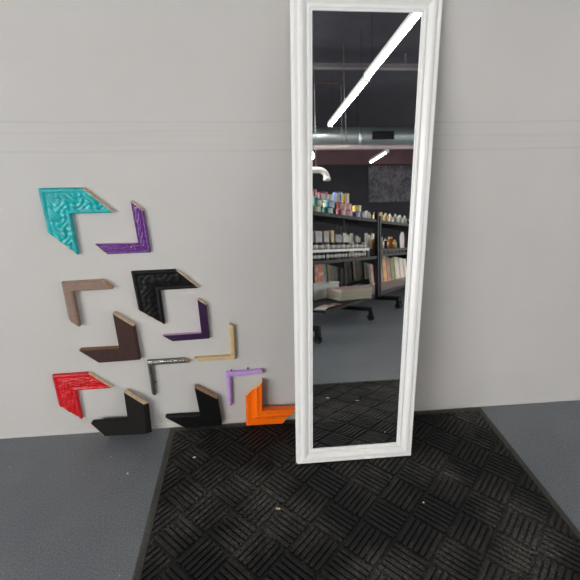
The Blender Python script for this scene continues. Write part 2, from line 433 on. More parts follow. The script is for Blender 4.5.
m_natd = wood_mat('natural_pine_edge', (200, 168, 120), (170, 136, 90), (30, 30, 6))
m_pew = gm('pewter_foil', (150, 150, 142), .24, .35, 30, .0008, metal=.85)
m_pewd = gm('dark_pewter_edge', (84, 84, 78), .35, .3, 40, .0006, metal=.6)
m_pink = paint('pale_purple_edge', (196, 160, 190), .6, .1, 60)

def fix(p):
    # samples whose outer corner was cut off by the photo's edge: same width both ways
    w = p['w']; p['O'] = (p['I'][0]-w, p['I'][1]+w); p['Bo'] = (p['Bi'][0]-w, p['Bi'][1]+w); return p
S = [
 ('ornate teal frame corner sample, topmost on the wall, with carved scrollwork', .014,
  fix(dict(w=.074, Ao=(-.489, .911), Ai=(-.413, .837), I=(-.536, .837), Bi=(-.539, .709))), 'ornate', m_teal, m_teal, m_teal, M_raw, .0024),
 ('bright purple ornate frame corner sample with bumpy glossy face, right of the teal one', .012,
  dict(O=(-.322, .709), I=(-.355, .740), Bi=(-.358, .869), Bo=(-.325, .839), Ai=(-.483, .741), Ao=(-.452, .707)), 'ornate', m_pur, m_pur, m_pink, M_raw, .0012),
 ('wide black ornate frame corner sample opening down and right, below the bright purple one', .013,
  dict(O=(-.391, .647), Ao=(-.252, .649), Ai=(-.184, .583), I=(-.309, .580), Bi=(-.309, .454), Bo=(-.387, .512)), 'ornate', m_blk, m_blk, m_blk, M_raw, .0009),
 ('taupe wood-grain frame corner sample at the left, below the teal one', .02,
  fix(dict(w=.030, Ao=(-.486, .623), Ai=(-.455, .593), I=(-.579, .590), Bi=(-.583, .463))), 'bevel', m_tau, m_taul, m_tau, M_rawd, 0),
 ('dark brown walnut frame corner sample with flat wide face, above the red and charcoal ones', .02,
  dict(O=(-.408, .322), I=(-.470, .374), Bi=(-.469, .506), Bo=(-.409, .454), Ai=(-.602, .373), Ao=(-.543, .318)), 'flat', m_brn, m_brn, m_brt, M_raw, 0),
 ('narrow dark purple frame corner sample just below the wide black ornate one', .014,
  dict(O=(-.164, .391), I=(-.190, .414), Bi=(-.192, .542), Bo=(-.165, .520), Ai=(-.320, .411), Ao=(-.289, .387)), 'flat', m_dpu, m_dpu, m_pink, M_raw, 0),
 ('narrow natural unpainted pine frame corner sample right of the silver one', .014,
  dict(O=(-.077, .299), I=(-.095, .316), Bi=(-.093, .443), Bo=(-.075, .429), Ai=(-.222, .314), Ao=(-.203, .297)), 'bevel', m_nat, m_natd, m_nat, M_raw, 0),
 ('slim shiny pewter silver frame corner sample with rounded face', .016,
  dict(O=(-.389, .311), Ao=(-.259, .313), Ai=(-.243, .294), I=(-.373, .292), Bo=(-.391, .174), Bi=(-.375, .164)), 'round', m_pew, m_pewd, m_pewd, M_rawd, 0),
 ('glossy red ornate frame corner sample low at the far left', .014,
  fix(dict(w=.068, Ao=(-.595, .275), Ai=(-.524, .207), I=(-.648, .205), Bi=(-.653, .077))), 'ornate', m_red, m_red, m_red, M_raw, .0014),
 ('chunky charcoal frame corner sample standing on the grey floor left of the mat', .024,
  dict(O=(-.419, .016), I=(-.481, .074), Bi=(-.481, .195), Bo=(-.417, .140), Ai=(-.612, .076), Ao=(-.571, .018)), 'slope', m_cha, m_cha, m_cha, M_raw, 0),
 ('plain black satin frame corner sample resting above the mat, left of the lilac one', .02,
  dict(O=(-.146, .012), I=(-.224, .068), Bi=(-.233, .196), Bo=(-.154, .137), Ai=(-.352, .069), Ao=(-.280, .009)), 'flat', m_bla, m_bla, m_bla, M_rawd, 0),
 ('narrow lilac painted frame corner sample above the orange one', .014,
  dict(O=(-.118, .244), Ao=(.014, .249), Ai=(.017, .229), I=(-.099, .224), Bo=(-.117, .102), Bi=(-.103, .095)), 'round', m_lil, m_lil, m_lil, M_rawd, 0),
 ('bright orange scooped frame corner sample standing beside the white mirror', .033,
  dict(O=(-.053, .011), Ao=(.083, .010), Ai=(.134, .080), I=(.011, .082), Bo=(-.050, .144), Bi=(.014, .206)), 'scoop', m_org, m_org, m_org, M_raw, 0),
]
for i, (lab, t, pts, pf, m, sd, inn, raw, orn) in enumerate(S):
    yb = .0042 if pts['O'][1] < .02 or (pts['Ao'][1] < .02) else .0005
    sample(lab, t, pts, pf, m, sd, inn, raw, orn, yb, seed=i+3, frq=(95, 240, 80, 0, 0, 0, 0, 0, 150, 0, 0, 0, 0)[i], gap={9: .022, 12: .016}.get(i, 0))

# nails holding samples up
m_nail = paint('dark_nail_steel', (40, 38, 38), .4, .2, 60, metal=.7)
for (x, z, lab) in ((-.372, .216, 'dark nail head in the wall inside the silver frame sample'),
                    (-.097, .249, 'dark nail head under the left end of the lilac sample'),
                    (-.037, .2535, 'dark nail head above the middle of the lilac sample')):
    b = MB(); b.lathe([(.0012, 0), (.0012, .004), (.0032, .0042), (.0034, .0052), (.002, .0062)], 12)
    o = b.build('nail', m_nail); o.rotation_euler = (PI/2, 0, 0); o.location = (x, 0, z)
    tag(o, lab, 'nail')

# scraps lying on the mat
def scrap(name, loc, size, mat, label, cat, rz=0, tilt=0):
    rnd = random.Random(label); n = 7; pts = []
    for i in range(n):
        a = 2*PI*i/n; r = .75+.35*rnd.random(); pts.append((math.cos(a)*size[0]*r, math.sin(a)*size[1]*r))
    b = MB(); b.prism(pts, 0, size[2]); o = b.build(name, mat, bevel=size[2]*.25)
    o.location = loc; o.rotation_euler = (tilt, 0, rz); tag(o, label, cat)
M_scrapw = paint('white_paint_flake', (225, 222, 214), .7, .05, 80)
scrap('plaster_flake', (-.233, -.169, .0083), (.0065, .0038, .002), M_scrapw, 'small white flake lying on the mat below the black sample', 'flake')
scrap('wood_chip', (.044, -.396, .0083), (.009, .0035, .002), M_raw, 'pale wood chip lying on the mat left of the mirror', 'wood chip', -.2)
scrap('plaster_flake', (.492, -.418, .0083), (.0035, .003, .0018), M_scrapw, 'tiny pale crumb on the mat to the right below the mirror', 'flake')
scrap('plaster_flake', (.336, -.815, .0083), (.010, .007, .003), M_scrapw, 'white flake seen in the mirror lying on the mat', 'flake')
scrap('plaster_flake', (.47, -.76, .0083), (.012, .004, .002), M_raw, 'tan sliver seen in the mirror lying on the mat', 'flake')
scrap('plaster_flake', (-.45, -.21, .0001), (.004, .003, .0012), M_scrapw, 'pale crumb on the grey floor beside the mat', 'flake')

# ------------------------------------------------------------------ ceiling lights
M_fix = paint('white_fixture_enamel', (225, 226, 222), .4, .03, 20)
TUBE = 44
m_tube = emis('fluorescent_tube', (255, 251, 247), TUBE)
m_tubep = emis('fluorescent_tube_warm', (255, 244, 250), TUBE)
def fixture(L, tubes, mat):
    r = bpy.data.objects.new('fluorescent_light', None); C.objects.link(r)
    b = MB(); b.box(-.045, .045, -L/2, L/2, .0, .055); b.prism([(-.045, -L/2), (.045, -L/2), (.045, -L/2+.03), (-.045, -L/2+.03)], -.05, 0)
    b.prism([(-.045, L/2-.03), (.045, L/2-.03), (.045, L/2), (-.045, L/2)], -.05, 0)
    b.build('housing', M_fix, r, bevel=.004)
    for tx in tubes:
        b = MB(); b.tube([(tx, -L/2+.032, -.028), (tx, L/2-.032, -.028)], .0105, 10); b.build('tube', mat, r)
    for yy in (-L/2+.25, L/2-.25):
        b = MB(); b.tube([(0, yy, .05), (0, yy, CZ-3.33)], .0025, 6); b.build('hanger', M_blackmetal, r)
    return r
Fz = 3.33; az = -math.radians(3.6)
F = fixture(2.28, (-.024, .018), m_tube)
spots = [((1.77, -6.37), 'far hanging twin fluorescent light of the diagonal pair in the mirror'),
         ((1.895, -4.07), 'near hanging twin fluorescent light of the diagonal pair in the mirror'),
         ((5.5, -9.8), 'far added hanging twin fluorescent light, unseen, of the row near the right wall'),  # from here down: unseen fittings added to light the room
         ((-1.45, -2.75), 'added hanging twin fluorescent light, unseen, closest to the mirror wall on the left row'),
         ((-1.58, -5.15), 'middle added hanging twin fluorescent light, unseen, on the left row'),
         ((-1.75, -9.5), 'farthest added hanging twin fluorescent light, unseen, on the left row'),
         ((5.35, -3.0), 'near added hanging twin fluorescent light, unseen, of the row near the right wall')]
for i, ((x, y), lab) in enumerate(spots):
    o = F if i == 0 else copy_tree(F)
    o.location = (x, y, Fz); o.rotation_euler = (0, 0, az)
    tag(o, lab, 'ceiling light', 'hanging fluorescent lights')
G = fixture(1.3, (0,), m_tubep); G.location = (3.68, -10.45, Fz); G.rotation_euler = (0, 0, az)
tag(G, 'short single fluorescent light hanging before the maroon bulkhead', 'ceiling light', 'hanging fluorescent lights')

# ------------------------------------------------------------------ overhead duct and pipes
M_galv = paint('galvanised_duct', (200, 212, 212), .34, .12, 2.2, .01, metal=.9)
du = thing('air_duct', 'long round galvanised air duct running across under the ceiling', 'duct', (1.8, -8.0, 3.2))
b = MB(); b.tube([(-6.2+i*.4, 0, 0) for i in range(32)], .215, 28); b.build('duct_body', M_galv, du)
for i in range(8):
    x = -5.4+1.5*i
    b = MB(); b.tube([(x, 0, 0), (x+.05, 0, 0)], .222, 28); b.build('joint_band', M_galv, du)
    b = MB(); b.tube([(x+.02, 0, .2), (x+.02, 0, 1.0)], .004, 6); b.build('hanger', M_blackmetal, du)
b = MB(); b.box(.89, 1.38, .15, .222, -.10, .075); g_ = b.build('grille', M_blackmetal, du)
b = MB()
for i in range(6): b.box(.90, 1.37, .222, .228, -.09+i*.028, -.08+i*.028)
b.build('louvre', M_dark, g_)
b = MB(); b.tube([(-4.5, -7.72, 2.92), (8.0, -7.72, 2.92)], .05, 14)
for q in range(5): b.tube([(-3.8+2.9*q, -7.72, 2.96), (-3.8+2.9*q, -7.72, CZ)], .005, 6)
tag(b.build('pipe', paint('pinkish_grey_pipe_paint', (176, 160, 160), .5, .1, 5)), 'pinkish grey pipe running just below the round duct', 'pipe')
b = MB(); b.tube([(.2, -6.9, 3.95), (1.0, -6.9, 3.94), (1.75, -6.9, 3.93), (1.85, -6.9, 3.98), (1.88, -6.9, CZ)], .018, 10)
tag(b.build('pipe', paint('rusty_pipe', (74, 42, 40), .6, .2, 20)), 'short rust red pipe under the black ceiling', 'pipe')
b = MB(); b.tube([(1.7, -6.05, 2.1+.5), (1.69, -6.05, 2.9), (1.67, -6.04, 3.4), (1.66, -6.0, CZ)], .006, 8)
tag(b.build('cable', paint('grey_cable', (120, 112, 110), .6, .1, 30)), 'thin cable hanging down from the ceiling past the duct', 'cable')
# white extraction elbow
el = thing('extraction_pipe', 'white extraction pipe with a down-turned elbow hanging by a wire', 'pipe', (1.12, -5.0, 1.905))
b = MB(); b.tube([(-1.9, 0, .04), (-.9, 0, .03), (-.1, 0, .01)]+[(-.1+.12*math.sin(a), 0, .01-.12+.12*math.cos(a)) for a in [PI/2*i/6 for i in range(1, 7)]]+[(.02, 0, -.14)], .045, 16)
b.build('pipe_body', paint('white_plastic_pipe', (232, 226, 220), .35, .03, 10), el)
b = MB(); b.tube([(.02, 0, -.10), (.02, 0, -.145)], .054, 16); b.build('collar', paint('white_plastic_pipe', (232, 226, 220)), el)
for x in (-.14, -1.5):
    b = MB(); b.tube([(x, 0, .03), (x, 0, CZ-1.905)], .004, 6); b.build('hanging_wire', M_steel, el)
# spot lamp
sp = thing('spot_lamp', 'small glowing round lamp hanging above the white extraction pipe', 'lamp', (.895, -4.9, 2.10))
b = MB(); b.lathe([(.004, -.05), (.03, -.042), (.047, -.015), (.048, .01), (.03, .04), (.02, .055)], 18); b.build('bulb', emis('lamp_bulb', (255, 246, 244), 30), sp)
b = MB(); b.lathe([(.022, .05), (.024, .12), (.008, .14)], 14); b.build('socket', M_fix, sp)
b = MB(); b.tube([(0, 0, .13), (0, 0, CZ-2.10)], .003, 6); b.build('cord', M_fix, sp)
# crinkled panel on the back wall
b = MB(); nxp, nzp = 40, 26
vs = []
for i in range(nxp+1):
    for j in range(nzp+1):
        x = 2.1*i/nxp; z = 1.16*j/nzp; r_ = .012*math.sin(x*17+3*math.sin(z*9))*math.cos(z*21+2*math.sin(x*11))
        vs.append((x, .03+r_, z))
n1 = len(vs)
b.add(vs, [(i*(nzp+1)+j, (i+1)*(nzp+1)+j, (i+1)*(nzp+1)+j+1, i*(nzp+1)+j+1) for i in range(nxp) for j in range(nzp)], 0, True)
b.box(0, 2.1, 0, .012, 0, 1.16)
o = b.build('wall_panel', scribble_mat()); o.location = (3.83, Y1+.001, 2.22)
tag(o, 'dark crinkled sheet with pale crease lines on the black back wall', 'panel')

# ------------------------------------------------------------------ shelving racks
A38 = math.radians(38); U = Vector((math.sin(A38), -math.cos(A38))); V = Vector((math.cos(A38), math.sin(A38)))
P1 = Vector((1.5, -3.7)); RZ = -math.radians(52)
def W(s, off, z=0): p = P1+U*s+V*off; return (p.x, p.y, z)
def caster(b_unused, x, y, parent):
    b = MB(); b.tube([(x-.012, y, .036), (x+.012, y, .036)], .036, 16); w = b.build('caster_wheel', M_rubber, parent)
    b = MB(); b.box(x-.02, x-.015, y-.018, y+.018, .03, .09); b.box(x+.015, x+.02, y-.018, y+.018, .03, .09); b.box(x-.02, x+.02, y-.02, y+.02, .085, .1)
    b.build('caster_fork', M_blackmetal, w)
def rack(name, label, s0, s1, posts, shelves, deck, top):
    r = thing(name, label, 'shelf rack', (P1.x, P1.y, 0), (0, 0, RZ))
    for s in posts:
        rear = max(x[3] for x in shelves)
        if s != -.87: b = MB(); b.box(s-.022, s+.022, -.03, .014, .1, top); b.build('post', M_blackmetal, r, bevel=.003)
        b = MB(); b.box(s-.022, s+.022, -rear-.042, -rear-.002, .1, 1.07); b.build('post', M_blackmetal, r, bevel=.003)
        b = MB(); b.box(s-.02, s+.02, -.55, .27, .1, .14); b.build('foot_bar', M_blackmetal, r, bevel=.003)
        caster(None, s, .25, r); caster(None, s, -.53, r)
    for a, c, z, dep in shelves:
        b = MB(); b.box(a, c, -dep, 0, z-.012, z); b.box(a, c, -.01, .004, z-.032, z+.004); b.box(a, c, -dep, -dep+.01, z-.032, z+.01)
        sh = b.build('shelf', M_blackmetal, r, bevel=.002)
        for s in posts:
            if a-.1 <= s <= c+.1:
                b = MB(); b.prism([(-.03, z-.012), (-dep+.03, z-.012), (-.03, z-.11)], s-.006, s+.006)
                o = b.build('bracket', M_blackmetal, sh)
                o.matrix_local = Matrix(((0, 0, 1, 0), (1, 0, 0, 0), (0, 1, 0, 0), (0, 0, 0, 1)))
    for a, c, z, dep in deck:
        b = MB(); b.box(a, c, -dep, .0, z-.02, z); b.box(a, c, -.01, .006, z-.03, z+.001)
        b.build('base_deck', [M_blackmetal if a < 0 else M_blackmetal], r, bevel=.002)
    return r
dk = rack('shelf_rack', 'near black metal shelf rack on casters loaded with paint tubs', -1.85, 0, (-1.98, -.87, 0), [(-2.1, -.024, 1.07, .42), (-2.1, -.024, .632, .42)], [(-1.41, -.12, .16, .66)], 1.16)
db = rack('shelf_rack', 'farther black metal shelf rack on casters holding bottles and canvases', .06, 2.7, (.075, 1.35, 2.6), [(.06, 2.7, 1.066, .52), (.06, 2.7, .717, .30), (.06, 2.7, .655, .52)], [], 1.12)
b = MB(); b.box(.06, 2.7, -.52, .0, .165, .19, 0); b.box(.06, 2.7, -.005, .008, .15, .192, 1)
b.build('base_deck', [paint('pale_deck_board', (196, 182, 178), .5, .06, 6), M_blackmetal], db)
# riser shelf with white price rail on the near rack (part of the rack)
b = MB(); b.box(-1.85, -.2, -.30, -.03, .716, .724); rs = b.build('riser_shelf', M_blackmetal, dk)
b = MB(); b.box(-1.85, -.2, -.03, -.024, .708, .734); tag(b.build('price_rail', paint('white_rail', (228, 228, 224)), rs), 'white price rail')
for s in (-1.84, -1.2625, -.7525, -.222):
    b = MB(); b.box(s-.004, s+.004, -.29, -.04, .632, .716); b.build('riser_leg', M_blackmetal, rs)

# canvas trolley behind
tr = thing('canvas_trolley', 'low black trolley of upright canvases behind the shelf racks', 'trolley', (P1.x, P1.y, 0), (0, 0, RZ))
b = MB(); b.box(-.15, 4.0, -1.25, -.8, .17, .19); b.box(-.15, 4.0, -.81, -.79, .165, .215); b.build('base_board', M_blackmetal, tr)
b = MB(); b.box(-.15, 4.0, -1.27, -1.25, .17, .75); b.build('back_panel', M_blackmetal, tr)
for s in (-.16, 3.99):
    b = MB(); b.box(s, s+.02, -1.27, -.8, .17, .6); b.build('end_panel', M_blackmetal, tr)
for s in (0, 1.9, 3.85):
    for y in (-.87, -1.2): caster(None, s, y, tr)
for o in tr.children:
    if o.name.startswith('caster_wheel'): o.scale.z = 2.2 if False else 1
for s in (0, 1.9, 3.85):
    b = MB(); b.box(s-.02, s+.02, -1.25, -.82, .095, .172); b.build('caster_block', M_blackmetal, tr)

# ------------------------------------------------------------------ goods
def put(o, s, off, z, rz=0): o.location = W(s, off, z); o.rotation_euler = (0, 0, RZ+rz); return o
M_tubw = paint('white_tub_plastic', (232, 230, 226), .35, .03, 20)
M_lab = paint('white_label_paper', (238, 236, 232), .6, .03, 40)
cols = dict(green=(118, 146, 40), teal=(0, 150, 150), blue=(40, 110, 190), red=(206, 52, 84), pink=(216, 110, 130), purple=(96, 52, 150), cobalt=(50, 96, 170),
            white=(226, 224, 216), cyan=(30, 140, 190), orange=(228, 100, 70), coral=(222, 120, 96), yellow=(226, 200, 40), maroon=(150, 70, 88), crimson=(200, 60, 82),
            lemon=(230, 214, 90), periwinkle=(86, 116, 200))
def make_tub(colname, tall=False):
    key = colname+str(tall)
    h = .105 if tall else .07; r = .05
    root = bpy.data.objects.new('paint_tub', None); C.objects.link(root)
    b = MB(); b.lathe([(r*.88, 0), (r*.92, .004), (r*.97, h-.012), (r*.97, h-.01)], 20)
    tub = b.build('tub_body', M_tubw, root)
    cm = paint('tub_'+colname, cols[colname], .4, .06, 20)
    b = MB()
    n = 20
    for i in range(n):       # coloured part of the wrap-around label
        a0, a1 = 2*PI*i/n, 2*PI*(i+1)/n
        mi = 0 if (9 <= i <= 13 or i in (0, 1, 2, 4, 5)) else 1
        if tall: mi = 0 if i not in (6, 7, 8) else 1
        rr_ = r*.985
        vs = [(rr_*math.cos(a), rr_*math.sin(a), z) for a in (a0, a1) for z in (h*.08, h*.80)]+[(r*.9*math.cos(a), r*.9*math.sin(a), z) for a in (a0, a1) for z in (h*.14, h*.80)]
        b.add(vs, [(0, 2, 3, 1), (4, 5, 7, 6), (0, 4, 6, 2), (1, 3, 7, 5)], mi)
    b.build('label_wrap', [cm, M_lab], root)
    b = MB(); b.lathe([(r*1.0, h-.014), (r*1.04, h-.012), (r*1.04, h-.002), (r*.98, h), (r*.86, h), (r*.85, h-.002), (.001, h-.002)], 20)
    lc = tuple(int(.55*q+.45*235) for q in cols[colname]) if not (tall or colname in ('crimson', 'maroon', 'orange', 'pink', 'teal')) else cols[colname]
    b.build('lid', paint('lid_'+key, lc, .35, .04, 20), root)
    return root
tubs = [
 # s, off, z, colour, tall, where
 (-1.36, -.09, 0, 'green', 0, 'bottom layer at the left end'),
 (-1.13, -.08, 0, 'teal', 0, 'bottom layer left of centre'),
 (-.99, -.16, 0, 'blue', 0, 'bottom layer set back beside a teal tub'),
 (-.84, -.08, 0, 'red', 0, 'bottom layer middle front'),
 (-.68, -.08, 0, 'pink', 0, 'bottom layer middle'),
 (-.45, -.08, 0, 'purple', 0, 'bottom layer toward the right'),
 (-.30, -.08, 0, 'cobalt', 0, 'bottom layer right end'),
 (-.56, -.17, 0, 'white', 0, 'bottom layer set back between pink and purple'),
 (-1.52, -.11, 0, 'white', 0, 'bottom layer cut by the mirror edge'),
 (-1.24, -.19, 0, 'white', 0, 'bottom layer set back between green and teal'),
 (-1.47, -.10, 1, 'white', 0, 'second layer at the left end'),
 (-1.27, -.12, 1, 'teal', 0, 'second layer above the green and teal tubs'),
 (-1.03, -.11, 1, 'cyan', 0, 'second layer above the teal and blue tubs'),
 (-.80, -.09, 1, 'orange', 0, 'second layer above the red tub'),
 (-.63, -.11, 1, 'coral', 0, 'second layer above the pink tub'),
 (-.38, -.10, 1, 'yellow', 0, 'second layer above the purple tub at the right'),
 (-.90, -.20, 1, 'lemon', 0, 'second layer set back'),
 (-1.38, -.12, 2, 'crimson', 0, 'top layer at the left'),
 (-1.16, -.12, 2, 'maroon', 0, 'top layer second from the left'),
 (-.97, -.16, 2, 'lemon', 0, 'top layer middle, pale lid'),
 (-.83, -.12, 2, 'periwinkle', 1, 'tall one of the top layer'),
 (-.66, -.12, 2, 'yellow', 1, 'tall one at the right of the top layer'),
]
protos = {}
names = dict(green='olive green', teal='teal', blue='blue', red='red', pink='pink', purple='purple', cobalt='cobalt blue', white='white', cyan='light blue', orange='orange', coral='coral',
             yellow='yellow', maroon='maroon', crimson='crimson', lemon='pale yellow', periwinkle='violet blue')
for s, off, lay, c_, tall, where in tubs:
    key = (c_, tall)
    if key not in protos: protos[key] = make_tub(c_, bool(tall)); o = protos[key]
    else: o = copy_tree(protos[key])
    put(o, s, off, 1.0741+lay*.0712, random.uniform(-.3, .3))
    tag(o, '%s paint tub, %s on the top shelf' % (names[c_], where), 'paint tub', 'paint tubs on the top shelf')

# small bottles at the right end of the top shelf and on the far rack
def make_bottle(body, cap, h, r, nozzle=False):
    root = bpy.data.objects.new('paint_bottle', None); C.objects.link(root)
    b = MB(); b.lathe([(r*.9, 0), (r, .004), (r, h*.68), (r*.8, h*.76), (r*.4, h*.8), (r*.4, h*.84)], 14); b.build('bottle_body', body, root)
    b = MB()
    if nozzle: b.lathe([(r*.5, h*.8), (r*.5, h*.88), (r*.22, h*.96), (r*.1, h*1.06)], 12)
    else: b.lathe([(r*.5, h*.8), (r*.52, h*.98), (r*.45, h)], 12)
    b.build('cap', cap, root)
    return root
M_cream = paint('cream_plastic', (226, 212, 180), .4, .06, 20)
M_tan = paint('tan_plastic', (206, 178, 122), .4, .08, 20)
M_blkp = paint('black_plastic', (30, 30, 32), .35, .15, 20)
M_grayp = paint('grey_label', (170, 166, 160), .5, .1, 40)
M_whp = paint('white_cap', (236, 234, 230), .35, .02, 20)
bt = {}
def bottle(kind, s, off, z, label, group):
    spec = dict(cream=(M_cream, M_whp, .10, .028, False), tan=(M_tan, M_cream, .12, .03, False), dark=(M_blkp, M_whp, .13, .032, True), grey=(M_grayp, M_whp, .13, .032, True),
                white=(M_lab, M_whp, .085, .026, False), amber=(paint('amber_glass', (172, 106, 24), .2, .15, 15), M_tan, .16, .055, False), small=(M_lab, M_whp, .042, .018, False),
                clear=(paint('pale_clear_plastic', (205, 205, 188), .25, .08, 20), M_whp, .15, .035, False), yellowgreen=(paint('yellow_green_plastic', (176, 190, 60), .4, .1, 20), M_whp, .09, .03, False))
    if kind not in bt: bt[kind] = make_bottle(*spec[kind]); o = bt[kind]
    else: o = copy_tree(bt[kind])
    put(o, s, off, z); tag(o, label, 'bottle', group)
ordn = ['first', 'second', 'third', 'fourth', 'fifth', 'sixth', 'seventh', 'eighth', 'ninth', 'tenth', 'eleventh', 'twelfth', 'thirteenth', 'fourteenth', 'fifteenth', 'sixteenth', 'seventeenth', 'eighteenth', 'nineteenth', 'twentieth']
for i, (s, kd) in enumerate(((-.2, 'white'), (-.13, 'cream'), (-.06, 'white'))):
    bottle(kd, s, -.08, 1.0741, '%s small pale bottle right of the cobalt tub on the top shelf' % ordn[i], 'small bottles at the right end of the tub shelf')
seq = [(.22, 'cream'), (.32, 'tan'), (.41, 'tan'), (.50, 'cream'), (.59, 'tan'), (.68, 'cream'), (.78, 'cream'), (.90, 'dark'), (.99, 'grey'), (1.10, 'white'), (1.2, 'grey'), (1.30, 'dark'), (1.42, 'grey'), (1.54, 'cream'), (1.66, 'white')]
kdn = dict(cream='cream', tan='tan', dark='black white-nozzled', grey='grey white-nozzled', white='white', clear='clear', amber='amber', yellowgreen='yellow-green', small='tiny white')
for i, (s, kd) in enumerate(seq):
    bottle(kd, s, -.1-.05*(i % 2), 1.0701, '%s bottle, %s from the left on the far rack top shelf' % (kdn[kd], ordn[i]), 'bottles on the far rack top shelf')
for i, s in enumerate([.2+.16*k for k in range(10)]):
    bottle('small', s, -.08, .6591, 'tiny white bottle, %s from the left under the far rack middle shelf' % ordn[i], 'tiny bottles on the far rack')
seq2 = [(.28, 'amber'), (.46, 'clear'), (.62, 'dark'), (.82, 'amber'), (1.0, 'tan'), (1.75, 'dark'), (1.9, 'amber')]
for i, (s, kd) in enumerate(seq2):
    bottle(kd, s, -.12, .7211, '%s jar-like bottle, %s from the left on the far rack middle shelf' % (kdn[kd], ordn[i]), 'bottles on the far rack middle shelf')
# white rounded card on the far rack
b = MB()
pts = [(.10*math.cos(a)*(1 if abs(math.cos(a)) > .3 else 1), .13+.10*math.sin(a)) for a in [PI*i/10 for i in range(11)]]+[(-.08, 0), (.08, 0)]
b.prism(pts, -.006, .006); b.v = [(x, z, y) for x, y, z in b.v]
o = b.build('display_card', paint('pinkish_white_card', (236, 222, 218), .6, .03, 10)); put(o, 1.2, -.07, .7211); tag(o, 'pinkish white round-topped display card on the far rack middle shelf', 'card')

# jars on the near rack middle shelf
M_jar = {k: paint('jar_'+k, v, .35, .1, 20) for k, v in dict(black=(28, 28, 32), maroon=(92, 30, 48), grey=(120, 118, 116), pinkish=(190, 150, 150), navy=(32, 40, 66), crimson=(150, 44, 60), olive=(150, 158, 60), peach=(222, 190, 170)).items()}
def make_jar(k, h, r):
    root = bpy.data.objects.new('paint_jar', None); C.objects.link(root)
    b = MB(); b.lathe([(r*.92, 0), (r, .003), (r, h*.78), (r*.9, h*.82)], 14); b.build('jar_body', M_jar[k], root)
    b = MB(); b.lathe([(r*1.02, h*.2), (r*1.02, h*.66)], 14); b.build('jar_label', M_lab, root)
    b = MB(); b.lathe([(r*.97, h*.8), (r*.97, h*.97), (r*.9, h)], 14); b.build('lid', M_jar['black'] if k != 'olive' else M_whp, root)
    return root
jp = {}
def jar(k, h, r, s, off, z, label, group):
    key = (k, h)
    if key not in jp: jp[key] = make_jar(k, h, r); o = jp[key]
    else: o = copy_tree(jp[key])
    put(o, s, off, z); tag(o, label, 'paint jar', group)
ks = ['navy', 'black', 'black', 'black', 'grey', 'black', 'maroon', 'pinkish', 'black', 'crimson', 'pinkish', 'olive', 'peach', 'pinkish', 'crimson', 'olive']
for i, k in enumerate(ks):
    jar(k, .068, .034, -1.56+.085*i, -.07, .6361, '%s small jar with white label, %s from the left in the lowest jar row' % (k, ordn[i]), 'small jars under the white rail')
ks2 = ['black', 'black', 'maroon', 'peach', 'black', 'navy', 'grey', 'black', 'olive', 'pinkish', 'black', 'olive']
for i, k in enumerate(ks2):
    jar(k, .078, .043, -1.54+.118*i, -.09, .7242, '%s jar with white label, %s from the left on the white-railed riser' % (k, ordn[i]), 'jars on the white-railed riser')
# pads and boxes standing at the back of the riser
def slab(name, s, off, z, w, d, h, mats, label, cat, group=None, tilt=0, rz=0):
    """upright canvas/pad with a face and pale edges; w across, d thick, h tall"""
    b = MB(); b.box(-w/2, w/2, -d/2, d/2, 0, h, 1)
    b.box(-w/2+.003, w/2-.003, d/2, d/2+.0015, .003, h-.003, 0)
    o = b.build(name, mats, bevel=.0015)
    put(o, s, off, z, rz); o.rotation_mode = 'XYZ'
    o.rotation_euler = (Matrix.Rotation(RZ+rz, 4, 'Z') @ Matrix.Rotation(tilt, 4, 'X')).to_euler()
    return tag(o, label, cat, group)
M_edge = paint('canvas_edge', (214, 206, 192), .7, .05, 30)
items = [(-1.52, .13, .10, (150, 156, 172)), (-1.36, .17, .14, (96, 34, 52)), (-1.18, .15, .15, (150, 140, 138)), (-1.02, .12, .15, (128, 128, 126)), (-.88, .08, .16, (196, 150, 80)),
         (-.74, .17, .13, (44, 62, 58)), (-.56, .13, .12, (176, 176, 168))]
nm = ['pale blue grey', 'maroon', 'warm grey', 'mid grey', 'ochre', 'dark green', 'light grey']
for i, (s, w, h, c_) in enumerate(items):
    slab('paint_box', s, -.20, .7242, w*.95, .08, h*1.28, [art_mat('box_face_'+str(i), [tuple(int(x*.85) for x in c_), c_, (200, 198, 194)], 9), paint('box_side_'+str(i), c_, .5)], '%s box standing behind the jars on the riser' % nm[i], 'box', 'boxes behind the jars')
b_items = [(-1.45, .3, (96, 120, 190), 'blue'), (-1.13, .2, (190, 120, 70), 'rust orange'), (-.9, .22, (196, 130, 60), 'orange brown')]
for s, w, c_, n_ in b_items:
    slab('paper_pad', s, -.36, .6361, w, .03, .29, [paint('pad_'+n_.replace(' ', '_'), c_, .6), M_edge], '%s paper pad standing tall at the back of the middle shelf' % n_, 'paper pad')
clx = [(-.64, (196, 192, 170)), (-.56, (170, 176, 170)), (-.48, (210, 200, 170)), (-.40, (150, 156, 160)), (-.32, (206, 198, 180)), (-.24, (186, 160, 130)), (-.16, (208, 204, 196)), (-.08, (168, 150, 132))]
cl = [(x, -.235, .7242, .19, c) for x, (_, c) in zip((-.42, -.355, -.29, -.23), clx)]+[(x, -.2, .6361, .27, c) for x, (_, c) in zip((-.165, -.10), clx[4:])]+[(x, -.2, .7211, .20, c) for x, (_, c) in zip((.14, .215, .29, .365), clx[3:])]
for i, (s, off_, z_, h_, c_) in enumerate(cl):
    slab('sketch_pad', s, off_, z_, .056, .02, h_-.02*(i % 3), [art_mat('sk_'+str(i), [c_, tuple(min(255, x+25) for x in c_), tuple(int(x*.7) for x in c_)], 14), M_edge],
         'slim pale pad, %s from the left around the post of the middle shelves' % ordn[i], 'sketch pad', 'slim pads on the middle shelf')
for i, s in enumerate((-.15, -.065)):
    bottle('clear', s, -.11, .6361, 'clear squat bottle, %s from the left beside the rack post' % ordn[i], 'clear bottles by the post')

